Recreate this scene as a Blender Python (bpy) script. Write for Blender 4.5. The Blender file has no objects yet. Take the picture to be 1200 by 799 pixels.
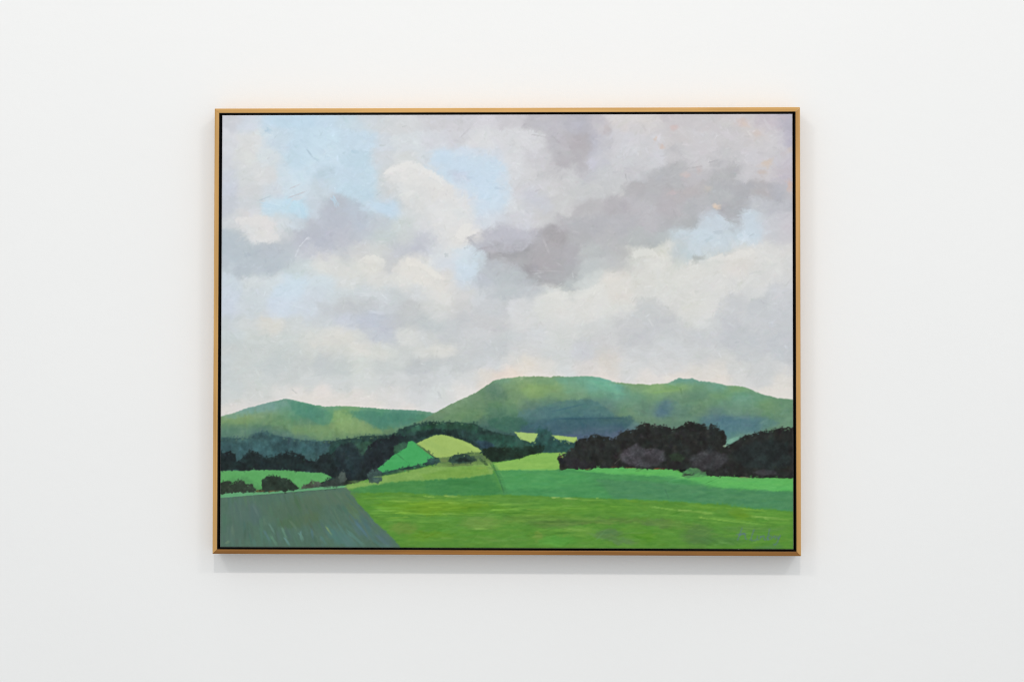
import bpy, math
# ---------------------------------------------------------------- settings
WALL_A, WALL_B = (.80, .80, .80), (.83, .83, .83)
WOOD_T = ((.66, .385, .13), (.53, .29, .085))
WOOD_B_SHADED = ((.30, .128, .022), (.19, .078, .012))  # bottom rail: its shaded look is put into the wood colour
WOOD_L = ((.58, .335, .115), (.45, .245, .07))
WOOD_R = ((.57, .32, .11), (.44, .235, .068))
CANVAS_W, CANVAS_H, CANVAS_CX, CANVAS_CZ = 1.2195, .9235, .0, .0
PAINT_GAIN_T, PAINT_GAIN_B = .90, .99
WORLD_RAMP = ((.0, (.25, .25, .247)), (.35, (.28, .28, .277)), (.50, (.455, .47, .472)), (.90, (.99, 1.018, 1.024)))
LIGHTS = [('track_lamp', (.05, -4, 3.45), .10, .10, 50, (1, .945, .90)),
          ('track_lamp', (-2.7, -4, 3.45), .8, .12, 33, (1, .955, .915)),
          ('track_lamp', (2.8, -4, 3.45), .8, .12, 33, (1, .945, .90))]
CAM_LOC = (0.0759075, -3.0736861, -0.0759984)
CAM_ROT = (1.5887273, -0.0012564, 0.0207011)
# ---------------------------------------------------------------- PAINT
import numpy as np, math
S = 1.5                                # samples per unit of the painted picture (1 unit = about 1.8 mm)
OX, OY, PW, PH = 257.0, 132.0, 676.0, 514.0
NX, NY = int(PW*S)+1, int(PH*S)+1
rng = np.random.default_rng(7)
GX, GY = np.meshgrid(OX+np.arange(NX)/S, OY+np.arange(NY)/S)

def vnoise(cell, seed, cy=None):
    """smooth value noise over the whole canvas, about -1..1"""
    r = np.random.default_rng(seed); cy = cy or cell
    gw, gh = int(PW/cell)+4, int(PH/cy)+4
    g = r.uniform(-1, 1, (gh, gw))
    x = (GX[0]-OX)/cell; y = (GY[:, 0]-OY)/cy
    xi = x.astype(int); yi = y.astype(int); fx = x-xi; fy = y-yi
    fx = fx*fx*(3-2*fx); fy = fy*fy*(3-2*fy)
    a = g[yi][:, xi]; b = g[yi][:, xi+1]; c = g[yi+1][:, xi]; d = g[yi+1][:, xi+1]
    fy = fy[:, None]
    return (a*(1-fx)+b*fx)*(1-fy)+(c*(1-fx)+d*fx)*fy
def fbm(cell, seed, n=3, cy=None):
    o = 0; a = 1; t = 0
    for k in range(n):
        o = o+a*vnoise(cell/2**k, seed+k, (cy or cell)/2**k); t += a; a *= .55
    return o/t
W1, W2 = fbm(30, 11, 5), fbm(30, 31, 5)
B1 = fbm(16, 411, 4)
E1, E2 = fbm(7, 51, 3)+.55*vnoise(1.9, 91), fbm(7, 71, 3)+.55*vnoise(1.9, 92)

def blur(A, r):
    k = max(1, int(r*S)); B = A
    for _ in range(2):
        for ax in (0, 1):
            P = np.concatenate([np.repeat(B.take([0], ax), k+1, ax), B, np.repeat(B.take([-1], ax), k, ax)], ax)
            Q = np.cumsum(P, ax); n = B.shape[ax]
            B = (Q.take(np.arange(2*k+1, 2*k+1+n), ax)-Q.take(np.arange(n), ax))/(2*k+1)
    return B
def win(x0, x1, y0, y1):
    i0 = max(0, int((x0-OX)*S)); i1 = min(NX, int((x1-OX)*S)+2)
    j0 = max(0, int((y0-OY)*S)); j1 = min(NY, int((y1-OY)*S)+2)
    return (slice(j0, j1), slice(i0, i1)) if i1 > i0 and j1 > j0 else None
def sstep(a, b, x):
    t = np.clip((x-a)/(b-a), 0, 1); return t*t*(3-2*t)

# colours of the sky read as (x, r, g, b) along rows
SKY = {
140:'260 205 208 215 300 205 213 222 325 192 215 230 355 190 214 231 385 196 215 230 410 198 214 223 430 205 213 218 450 208 212 214 480 211 213 214 510 208 208 212 540 206 206 211 570 212 210 215 600 205 203 209 640 195 193 200 680 189 188 198 700 200 196 204 730 214 209 208 760 214 209 207 790 204 199 203 830 204 200 204 870 208 203 206 900 202 193 202 925 189 186 200',
167:'262 211 213 217 300 214 216 214 325 203 216 224 345 195 216 229 380 199 220 231 410 196 214 226 430 196 214 226 450 205 212 218 480 210 216 218 510 210 212 217 540 208 208 213 570 214 215 216 600 212 213 215 625 212 212 214 650 192 190 198 680 185 181 187 705 191 191 204 730 208 208 214 760 208 208 212 795 205 200 201 830 206 202 206 855 203 200 203 882 208 203 203 905 207 204 208 925 192 188 204',
187:'262 207 210 216 285 214 216 213 320 208 216 219 350 196 217 228 380 200 219 229 420 190 212 224 447 207 212 216 475 211 214 213 500 206 213 218 520 200 218 232 545 205 218 229 575 206 214 223 605 213 214 216 630 206 205 210 655 192 190 196 680 186 182 188 700 199 199 208 740 204 206 211 770 203 204 210 795 193 192 196 820 203 201 205 850 197 196 200 882 204 201 207 925 200 195 206',
207:'262 203 208 217 285 209 213 213 310 212 214 213 340 203 218 226 360 203 220 229 382 192 209 221 410 196 214 227 430 194 215 227 455 207 211 212 480 219 218 214 502 220 219 216 522 206 215 223 545 199 212 226 580 202 216 227 602 211 214 217 625 212 212 214 645 200 198 203 670 198 198 202 690 196 196 204 720 198 200 205 750 197 197 203 775 187 187 192 795 186 187 191 820 195 193 198 850 188 188 192 880 201 199 204 900 205 201 205 925 198 192 202',
225:'262 200 206 218 290 209 211 212 320 206 214 220 350 202 217 225 380 199 212 220 410 192 214 226 430 190 212 225 457 205 210 212 490 215 217 214 520 222 220 215 545 207 215 223 572 201 216 229 600 205 214 221 612 210 210 216 630 203 206 215 655 206 206 207 690 201 203 205 720 196 198 200 747 184 183 187 770 188 188 192 792 188 184 188 815 190 185 188 845 186 188 192 872 180 181 187 893 190 184 186 912 187 188 198 926 196 193 198',
243:'262 198 204 214 290 206 211 215 318 196 218 229 350 190 218 231 372 197 208 218 395 188 194 206 415 188 204 216 435 197 214 224 455 192 212 227 480 208 212 212 510 217 218 218 540 213 217 218 580 201 216 228 603 212 215 216 630 202 204 214 660 204 204 205 690 192 190 194 722 187 183 189 750 194 192 198 790 188 184 190 815 189 190 195 860 181 182 187 890 190 193 200 915 184 185 193',
262:'268 203 208 212 282 216 214 212 305 219 217 213 328 207 214 217 347 199 211 219 365 191 195 206 400 188 194 206 422 186 199 211 442 197 205 213 470 203 211 210 500 212 214 214 540 216 217 216 575 207 213 220 608 206 208 215 640 203 203 206 660 189 188 193 690 186 186 192 730 188 188 194 760 192 190 196 785 185 185 190 808 184 186 190 835 195 203 213 860 190 194 201 882 200 211 221 905 203 203 210 925 205 201 208',
280:'262 186 199 209 275 188 198 207 297 208 212 212 316 218 217 212 332 205 209 213 355 191 195 206 385 189 193 206 410 195 198 208 428 192 200 209 450 199 209 210 480 203 208 209 500 197 200 211 520 210 212 214 538 221 219 213 552 224 220 214 575 197 197 206 600 192 192 204 628 190 190 199 642 177 174 180 655 171 167 171 680 184 184 188 720 190 190 194 750 188 192 194 775 188 194 197 800 196 209 216 822 195 209 218 850 197 209 217 880 200 214 224 905 203 204 210 925 205 203 209',
297:'262 185 198 208 285 186 196 206 315 190 197 207 340 190 198 207 360 197 200 211 385 198 201 210 410 200 203 208 425 208 208 208 445 208 211 208 470 198 202 210 497 197 200 212 515 211 216 218 532 215 217 216 548 205 217 224 562 188 192 200 575 180 178 184 592 172 170 175 608 167 167 172 625 172 170 176 645 178 176 182 670 181 179 185 700 190 194 196 730 192 192 194 750 208 209 203 780 215 214 204 800 199 207 210 822 196 205 208 838 208 211 207 870 218 214 206 900 214 213 209 925 212 211 209',
313:'262 196 207 215 290 187 197 206 320 187 196 206 343 195 206 210 357 204 213 214 380 214 216 210 400 208 211 208 420 212 214 209 437 219 217 207 457 203 205 208 480 219 217 208 500 220 219 211 520 208 214 220 548 202 216 226 566 193 198 208 582 187 190 197 602 184 188 194 620 168 167 173 645 172 171 177 668 178 179 184 692 194 199 201 718 195 197 199 742 206 207 203 780 215 215 207 820 214 214 207 870 217 212 206 905 213 213 210 925 208 209 211',
330:'262 200 212 220 300 206 213 214 325 205 214 216 345 200 216 225 380 203 215 220 415 211 214 211 445 214 214 209 475 216 216 210 500 221 219 211 520 216 214 209 545 203 212 220 568 192 198 208 600 187 194 198 625 179 183 187 650 178 181 186 667 188 194 196 690 206 211 209 722 219 215 206 750 212 212 205 790 214 215 208 840 213 213 209 885 211 212 210 925 207 208 211',
347:'262 201 211 222 300 204 213 217 340 200 215 225 380 203 213 220 400 203 211 214 430 204 211 214 460 202 208 211 490 208 211 212 515 217 216 210 540 208 208 207 570 204 208 212 600 195 201 205 625 202 205 208 650 214 215 209 700 216 216 210 732 219 214 205 757 206 208 205 790 211 212 207 830 211 212 208 870 209 210 209 925 204 206 210',
363:'262 200 209 221 290 203 211 216 335 202 213 224 362 203 212 220 385 199 204 210 410 197 201 205 430 198 202 206 455 201 207 213 475 199 202 204 510 208 210 208 540 206 206 207 580 201 204 208 612 210 211 211 650 214 215 210 700 215 215 210 735 213 213 207 758 199 202 203 785 203 204 204 815 212 213 206 840 208 209 207 865 203 205 207 890 198 202 206 925 200 204 209',
380:'262 200 208 212 290 207 212 211 318 214 213 205 345 205 210 210 380 202 208 212 410 199 205 216 435 193 201 215 455 195 199 206 475 197 201 204 505 197 203 206 540 200 203 207 580 202 203 206 612 211 212 211 660 212 213 210 700 208 210 209 740 202 203 205 780 197 199 203 810 210 211 208 832 207 209 208 858 199 201 206 890 200 203 207 925 198 202 207',
397:'262 199 209 211 300 204 210 208 340 204 210 208 368 210 212 207 400 215 214 206 422 207 209 206 440 196 202 211 460 198 202 210 478 211 212 208 505 205 208 208 530 199 203 206 560 203 205 208 600 202 206 208 620 208 210 211 660 208 211 209 710 206 207 208 750 198 200 204 790 204 207 209 820 201 203 205 870 196 200 205 925 194 199 205',
413:'262 201 206 206 300 201 207 206 340 200 207 206 362 208 211 207 395 209 211 206 420 214 214 207 450 209 212 206 475 203 207 206 505 210 211 206 525 213 213 208 550 201 204 206 580 199 203 206 612 208 209 209 650 207 210 209 690 204 206 211 715 207 206 206 750 204 206 208 790 206 208 209 830 204 206 207 880 200 203 206 925 197 202 207',
430:'262 198 206 208 290 202 208 207 320 198 205 206 350 201 206 206 385 198 204 206 405 198 205 205 430 206 211 206 455 201 206 206 500 196 201 204 535 200 204 206 575 204 208 211 598 210 210 208 618 220 214 203 640 215 213 207 662 208 211 210 690 214 210 206 712 214 209 203 740 209 210 209 785 209 209 208 830 215 211 204 870 208 209 207 895 204 206 207 925 210 210 209',
447:'262 200 207 208 300 203 208 207 330 202 207 207 365 205 209 208 400 205 209 208 432 208 212 209 465 206 209 209 500 204 207 209 525 204 208 209 550 209 211 210 572 221 212 201 600 228 213 197 640 222 216 206 700 222 213 204 760 218 213 206 800 221 213 203 840 220 212 202 870 211 210 207 890 208 209 209 925 217 213 205',
464:'262 203 208 207 300 207 210 207 330 213 212 207 350 219 214 206 385 220 214 206 430 217 213 206 465 213 212 208 490 207 209 210 520 209 213 211 545 219 216 210 580 224 215 205 700 224 216 207 840 223 215 206 890 220 214 205 925 220 215 206',
481:'262 217 213 206 290 216 212 206 330 217 213 207 430 222 215 206 480 220 214 207 500 211 212 210 515 213 213 211 560 221 216 208 925 220 215 207',
}
# colours of the two hills, same notation
HILL_L = {
472:'335 100 145 125 360 80 145 110',
480:'285 108 150 140 310 110 150 138 335 98 148 118 355 72 135 108 385 92 150 108 410 105 155 100 440 85 145 110 480 82 140 115 505 95 145 115',
488:'262 118 150 100 285 125 155 95 310 112 145 98 330 98 142 98 345 78 135 100 370 72 130 105 392 112 160 92 412 110 158 96 428 72 128 104 470 66 125 102 500 82 135 100',
496:'262 112 145 88 285 110 145 88 310 102 140 92 335 92 135 85 360 85 128 95 382 95 140 95 400 122 162 92 425 118 152 96 445 64 118 98 475 72 125 100 500 92 130 85',
504:'262 85 125 98 285 84 122 98 305 72 108 100 330 94 130 92 355 105 142 90 380 112 150 92 405 118 154 94 430 112 145 92 455 98 135 90 475 92 130 88 500 70 100 75',
512:'262 80 118 100 285 82 116 95 305 62 98 92 330 66 102 96 355 82 118 98 380 96 135 88 405 98 132 88 430 80 115 80 460 60 90 75',
524:'262 60 92 92 300 58 92 94 340 56 92 96 375 60 98 100 400 58 90 90 440 50 80 78',
540:'262 56 88 86 300 55 86 86 350 62 98 92 372 74 112 98 400 50 78 78',
}
HILL_R = {
445:'590 105 150 110 615 118 155 98 640 112 155 98 665 100 158 118 690 95 160 125 712 92 165 135 740 112 155 92 770 120 160 95 797 92 150 128 820 95 150 125 850 98 152 118 875 105 150 100',
455:'560 100 138 92 580 88 128 98 600 112 148 92 625 128 165 84 650 120 158 88 675 104 155 112 700 94 160 130 722 90 158 132 745 110 152 100 770 122 165 92 797 118 160 88 820 98 145 100 842 92 148 118 865 108 155 92 890 98 142 95 915 98 145 98',
464:'545 108 142 96 565 98 135 92 585 78 118 88 605 104 142 90 630 118 155 82 655 108 148 92 680 106 148 104 705 96 150 112 725 92 148 120 745 94 145 108 770 104 148 100 797 98 138 98 820 88 132 98 845 102 148 92 870 94 150 118 895 92 145 105 920 95 140 98',
473:'530 110 145 98 555 100 138 92 580 90 130 85 603 108 145 92 625 88 125 95 645 82 125 100 668 92 130 98 690 88 130 110 712 84 125 108 735 98 142 108 760 92 132 100 783 76 115 118 805 92 135 98 830 96 138 92 850 88 135 102 875 98 145 110 900 100 145 88 920 92 138 95',
482:'515 105 140 95 540 100 138 88 565 88 128 82 585 72 112 90 605 86 128 88 625 76 112 98 645 64 105 112 668 62 102 110 690 68 108 108 712 82 118 98 735 96 138 98 757 92 132 102 778 68 105 122 798 84 125 102 820 92 130 92 840 84 120 108 860 98 138 108 885 92 132 98 905 98 142 92 922 88 132 92',
491:'510 92 128 88 535 88 125 85 560 76 115 80 580 66 105 90 603 68 110 92 625 66 108 100 648 62 105 108 670 66 108 108 692 66 105 115 715 78 118 100 737 92 132 92 760 96 132 98 785 90 128 95 810 88 128 98 832 70 110 118 855 66 105 125 880 72 110 120 905 86 128 98 922 92 135 98',
500:'540 62 98 78 570 58 98 84 595 58 98 86 620 62 88 108 645 64 92 108 670 58 86 104 695 64 94 118 720 66 92 118 742 76 112 112 765 86 122 96 790 82 118 92 855 68 108 120 880 70 108 118 905 88 128 92 922 94 135 98',
510:'590 48 82 76 620 58 82 98 650 62 88 105 680 70 90 118 705 72 92 118 730 72 88 112 750 70 95 98 855 78 128 115 875 90 132 112 905 85 125 98 922 80 120 92',
520:'600 45 78 74 640 50 78 80 680 60 82 95 720 60 78 90 855 88 140 118 880 80 120 100 922 80 120 92',
}
def scatter(rows, sx, sy, warp, w1, w2):
    pts = []
    for y, s in rows.items():
        v = list(map(float, s.split()))
        for k in range(0, len(v), 4): pts.append((v[k], y, v[k+1], v[k+2], v[k+3]))
    num = np.zeros((NY, NX, 3)); den = np.full((NY, NX), 1e-9)
    X = GX+w1*warp; Y = GY+w2*warp
    for x, y, r, g, b in pts:
        w = win(x-sx*4-warp, x+sx*4+warp, y-sy*4-warp, y+sy*4+warp)
        if w is None: continue
        q = np.exp(-(((X[w]-x)/sx)**2+((Y[w]-y)/sy)**2))
        den[w] += q; num[w] += q[..., None]*np.array((r, g, b))
    return num/den[..., None]

IMG = scatter(SKY, 11.5, 8.5, 11, W1, W2)
HGT = np.zeros((NY, NX)); LAB = np.zeros((NY, NX), int)

def interp_edge(pts):
    xs, ys = zip(*pts); return np.interp(GX, xs, ys)
def mask_poly(pts, soft=.6, rough=1.0):
    P = np.array(pts, float); x0, y0 = P.min(0)-4-rough*2; x1, y1 = P.max(0)+4+rough*2
    w = win(x0, x1, y0, y1)
    if w is None: return None, None
    X = GX[w]+E1[w]*rough; Y = GY[w]+E2[w]*rough
    ins = np.zeros(X.shape, bool); d = np.full(X.shape, 1e9); n = len(P)
    for i in range(n):
        (ax, ay), (bx, by) = P[i], P[(i+1) % n]
        c = (ay > Y) != (by > Y)
        with np.errstate(divide='ignore', invalid='ignore'):
            ins ^= c & (X < (bx-ax)*(Y-ay)/((by-ay) if by != ay else 1e-9)+ax)
        ex, ey = bx-ax, by-ay; t = np.clip(((X-ax)*ex+(Y-ay)*ey)/(ex*ex+ey*ey+1e-9), 0, 1)
        d = np.minimum(d, np.hypot(X-ax-t*ex, Y-ay-t*ey))
    return w, sstep(-soft, soft, np.where(ins, d, -d))
def put(w, m, col, a=1.0, lab=None, h=0.0, mott=0):
    if w is None: return
    c = col[w] if isinstance(col, np.ndarray) and col.ndim == 3 else np.array(col, float)
    if mott: c = c+(W1[w]*.5+E1[w])[..., None]*np.array((mott, mott, mott))*1.0
    m = m*a
    IMG[w] = IMG[w]*(1-m[..., None])+c*m[..., None]
    if lab is not None: LAB[w] = np.where(m > .5, lab, LAB[w])
    if h: HGT[w] += m*h
def poly(pts, col, a=1, soft=.6, rough=1.0, lab=None, h=.05, mott=4):
    w, m = mask_poly(pts, soft, rough)
    if w is not None: put(w, m, col, a, lab, h, mott)
def flat(s):
    v = list(map(float, s.split())); return list(zip(v[::2], v[1::2]))
def blob(x, y, rx, ry, col, a=.8, ang=0, soft=.5, rough=2.5, lab=None, h=.0):
    R = max(rx, ry)*1.4+rough*3; w = win(x-R, x+R, y-R, y+R)
    if w is None: return
    X = GX[w]-x+E1[w]*rough+W1[w]*rough; Y = GY[w]-y+E2[w]*rough+W2[w]*rough
    ca, sa = math.cos(math.radians(ang)), math.sin(math.radians(ang))
    u = (X*ca+Y*sa)/rx; v = (-X*sa+Y*ca)/ry
    put(w, 1-sstep(1-soft, 1+soft*.3, np.hypot(u, v)), col, a, lab, h)
def stroke(x0, y0, x1, y1, wd, col, a=.8, h=.15, taper=True, only=None, r=None):
    """one loaded-brush stroke with bristle streaks"""
    r = r or rng
    L = math.hypot(x1-x0, y1-y0)+1e-6; w = win(min(x0, x1)-wd-1, max(x0, x1)+wd+1, min(y0, y1)-wd-1, max(y0, y1)+wd+1)
    if w is None: return
    tx, ty = (x1-x0)/L, (y1-y0)/L
    X = GX[w]-x0; Y = GY[w]-y0
    u = (X*tx+Y*ty)/L; v = (-X*ty+Y*tx)/(wd*.5)
    ph = r.uniform(0, 6.28, 3)
    edge = 1+.18*np.sin(u*9+ph[0])
    e0 = .10*np.sin(v*5+ph[1]); e1 = .12*np.sin(v*7+ph[2])
    m = (1-sstep(.72, 1.08, np.abs(v)/edge))*sstep(-.06, .10, u+e0)*(1-sstep(.82, 1.04, u+e1))
    br = .82+.18*np.sin(v*8+ph[1]*3+np.sin(u*4+ph[2])*.7)
    if taper: m = m*(1-.45*np.clip(u, 0, 1))
    m = m*br
    if only is not None: m = m*(LAB[w] == only)
    put(w, m, col, a)
    HGT[w] = HGT[w]*(1-m*.6)+m*h*(br+.6*sstep(.55, .95, np.abs(v)))

# ---- brushed cloud edges in the sky -----------------------------------
def cloud(s, col, a=.7, soft=2.2, rough=3.0):
    # the loaded patch, broken by drier passes so its tone wanders
    w, m = mask_poly(flat(s), soft*1.7, rough*1.15)
    if w is None: return
    put(w, m*np.clip(.78+.6*B1[w]+.25*E1[w], .15, 1), np.array(col, float), a, h=.02)

IMG = IMG.mean(2, keepdims=True)+(IMG-IMG.mean(2, keepdims=True))*.96
IMG = IMG+np.clip((IMG.mean(2, keepdims=True)-203)*.28, -3, 4)
cloud('304 130 306 150 307 164 321 172 333 188 345 205 352 220 372 214 395 226 415 232 440 225 444 200 441 180 436 160 425 145 414 130', (197, 217, 229), .45, 3, 4)
cloud('379 258 375 249 391 245 397 247 407 238 421 239 433 250 447 259 435 276 412 290 385 296 366 290 357 280 360 268', (188, 193, 206), .6, 3, 3)
cloud('275 258 285 256 295 254 315 254 324 264 329 282 315 287 301 288 291 279 285 268', (221, 219, 216), .85, 1.6, 2.5)
cloud('267 275 287 282 301 288 320 289 335 294 347 302 345 310 335 316 318 322 301 324 280 326 260 320 260 280', (188, 198, 207), .65, 2.5, 3)
cloud('451 205 457 198 467 194 485 190 497 199 510 203 521 208 526 218 547 226 552 238 556 262 556 276 545 290 530 296 515 285 508 262 490 250 470 236 458 220', (222, 221, 217), .6, 2.4, 3)
cloud('451 205 457 198 467 194 485 190 497 199 521 208 526 218 510 222 480 216 460 214', (226, 225, 221), .7, 1.4, 2)
cloud('524 217 547 227 553 240 540 244 520 236 505 226', (223, 222, 219), .55, 2, 2)
cloud('495 196 505 192 508 179 531 178 539 184 559 184 583 183 593 196 600 206 601 239 575 238 551 230 541 224 527 216 517 206', (201, 219, 232), .8, 1.6, 2.5)
cloud('528 203 545 202 552 212 538 216', (202, 209, 222), .7, 2, 2)
cloud('550 278 565 274 579 272 600 270 620 274 626 286 612 297 590 298 577 295 567 294 559 290 552 284', (190, 190, 201), .75, 1.4, 2)
cloud('531 294 549 289 559 292 573 297 571 312 563 324 561 330 535 328 538 312 532 300', (204, 219, 228), .75, 1.6, 2)
cloud('565 306 585 303 605 310 619 322 627 336 651 340 635 346 595 353 573 350 563 336 562 320', (191, 197, 203), .7, 2, 2.5)
cloud('573 296 587 298 603 301 619 304 625 294 633 281 643 272 655 274 662 290 665 310 667 328 655 338 635 335 627 328 615 317 599 309 575 305', (176, 174, 178), .62, 2.4, 3.6)
cloud('628 300 640 290 650 300 655 315 640 322 628 314', (178, 173, 178), .6, 2, 3)
cloud('639 345 655 341 667 341 690 338 715 334 742 324 742 297 749 291 763 291 775 300 782 306 800 309 823 306 835 301 855 298 867 294 887 293 940 296 940 330 905 334 880 338 850 348 836 372 815 380 795 370 770 350 745 352 720 362 690 380 650 376 641 362', (219, 218, 212), .6, 1.8, 3)
cloud('833 384 849 350 860 344 878 346 880 356 892 359 905 346 940 342 940 408 860 410 825 405 800 398 780 385 800 380 820 390', (201, 203, 208), .55, 2.5, 3)
cloud('755 352 775 352 790 366 805 378 815 392 795 400 760 398 735 392 720 380 740 370', (201, 203, 206), .5, 3, 3)
cloud('806 370 825 372 830 382 815 385', (215, 216, 212), .6, 1.6, 2)
cloud('475 303 485 303 497 309 515 321 527 332 524 345 505 340 490 330 475 326 462 318 468 308', (223, 220, 212), .75, 1.5, 2.5)
cloud('421 307 428 302 435 299 447 301 455 309 450 318 436 322 424 318', (220, 219, 211), .75, 1.5, 2)
cloud('367 301 375 297 383 298 399 302 404 312 418 318 424 326 400 326 378 318 366 310', (217, 216, 211), .7, 1.6, 2.5)
cloud('395 352 410 347 430 350 451 354 470 358 480 364 455 366 430 360 400 358', (199, 202, 206), .6, 2, 2)
cloud('419 371 435 366 460 372 465 388 455 402 435 400 425 388', (194, 199, 211), .6, 2.5, 2.5)
cloud('363 402 372 396 400 392 412 396 425 408 440 414 460 412 455 424 430 420 410 408 385 406 366 408', (217, 215, 207), .7, 2, 2.5)
cloud('463 390 475 386 486 392 484 404 470 408', (214, 215, 210), .7, 2, 2)
cloud('504 408 516 403 530 406 538 411 524 416 508 415', (217, 216, 208), .7, 1.6, 1.6)
cloud('704 413 716 411 727 414 727 436 712 438 704 428', (218, 211, 201), .45, 2, 2)
cloud('807 290 812 272 823 259 841 252 855 259 869 266 871 254 881 247 893 254 892 276 888 288 866 294 850 298 830 302 812 303 798 296', (200, 213, 222), .7, 1.8, 2.5)
cloud('795 288 806 290 812 300 828 303 826 307 808 304 798 298', (189, 204, 211), .7, 1.4, 1.5)
cloud('812 302 828 301 826 306 815 306', (186, 188, 186), .7, 1, 1)
cloud('880 232 895 234 912 238 930 236 930 262 905 268 895 254 884 246', (202, 203, 210), .6, 2, 2.5)
cloud('575 450 583 436 600 430 625 424 640 432 625 438 600 442 585 446 560 458', (228, 213, 199), .4, 3, 3)
cloud('580 150 600 160 606 186 622 200 640 196 655 212 640 226 618 222 606 240 600 215 598 190 585 176', (214, 214, 216), .45, 2.5, 3)
cloud('700 150 740 144 790 150 850 158 905 168 935 182 900 199 866 190 835 182 812 188 790 190 765 202 740 208 722 200 704 172', (206, 204, 208), .6, 2.5, 3)
cloud('600 200 640 190 690 205 720 200 745 212 730 226 700 234 670 245 640 262 610 268 590 262 604 240', (206, 206, 209), .45, 3, 3)
for (x, y, rx, ry, an, c, a) in [(770, 163, 2.4, 4, 0, (222, 196, 180), .8), (777, 173, 5, 3, 50, (216, 192, 182), .7), (793, 152, 6, 5, 0, (214, 192, 190), .8), (872, 146, 9, 7, 30, (216, 196, 189), .7), (888, 158, 6, 6, 0, (214, 194, 187), .5),
        (900, 193, 9, 5, -35, (216, 196, 182), .8), (893, 204, 7, 3, -10, (208, 192, 184), .7), (806, 206, 8, 5, 0, (205, 188, 186), .8), (820, 200, 6, 4, 70, (204, 187, 188), .6), (841, 243, 5.4, 4.6, 0, (222, 198, 178), .95), (926, 219, 3, 10, 0, (214, 186, 176), .8),
        (791, 226, 7, 3, -15, (197, 182, 186), .7), (831, 224, 7, 4, -10, (199, 188, 181), .6), (927, 178, 6, 4, 0, (208, 194, 188), .6), (918, 140, 8, 2, 0, (206, 190, 196), .5), (735, 150, 6, 8, 0, (214, 206, 204), .6), (713, 153, 5, 8, 0, (200, 190, 190), .5),
        (793, 199, 8, 5, -20, (182, 181, 186), .8), (841, 192, 10, 5, -15, (186, 185, 190), .7), (861, 200, 5, 7, -30, (186, 186, 191), .7), (871, 219, 42, 7, 2, (180, 180, 186), .7), (859, 251, 13, 7, 45, (180, 181, 187), .8), (913, 229, 11, 6, 5, (181, 182, 190), .7),
        (747, 224, 13, 9, 10, (184, 181, 186), .7), (721, 248, 16, 6, 0, (184, 181, 186), .7), (775, 211, 9, 6, 30, (186, 187, 192), .6), (812, 246, 9, 14, 20, (181, 182, 187), .5), (675, 168, 20, 14, 10, (184, 179, 185), .6), (662, 190, 14, 8, 45, (186, 182, 188), .6), (684, 196, 9, 14, 10, (190, 187, 193), .5), (643, 147, 18, 6, 0, (192, 190, 200), .5), (680, 146, 12, 5, 0, (190, 189, 203), .6), (696, 192, 8, 9, 0, (200, 200, 214), .6),
        (533, 148, 26, 8, 10, (209, 207, 212), .6), (555, 170, 12, 6, 0, (222, 221, 221), .5), (649, 222, 14, 9, 0, (210, 209, 211), .6), (625, 230, 15, 9, 0, (203, 205, 216), .6), (672, 214, 14, 10, 0, (210, 210, 211), .5), (275, 142, 12, 7, 0, (211, 211, 216), .5)]:
    blob(x, y, rx, ry, c, a, ang=an, soft=.7, rough=2.2)

def daub(n, lab, size, angs, a, jit, r, hh=.25, box=None):
    """re-paint what is there with many short strokes of its own colours"""
    x0, x1, y0, y1 = box or (OX, OX+PW, OY, OY+PH)
    for _ in range(n):
        x = r.uniform(x0, x1); y = r.uniform(y0, y1)
        i = min(NX-1, max(0, int((x-OX)*S))); j = min(NY-1, max(0, int((y-OY)*S)))
        if LAB[j, i] != lab: continue
        L = size[0]*r.uniform(.6, 1.5); wd = size[1]*r.uniform(.6, 1.4)
        an = math.radians(angs[r.integers(len(angs))]+r.normal(0, 14))
        c = IMG[j, i]+r.normal(0, jit)+r.normal(0, jit*.45, 3)
        dx, dy = math.cos(an)*L/2, math.sin(an)*L/2
        stroke(x-dx, y-dy, x+dx, y+dy, wd, c, a*r.uniform(.5, 1), hh*r.uniform(.3, 1), only=lab, r=r)

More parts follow.
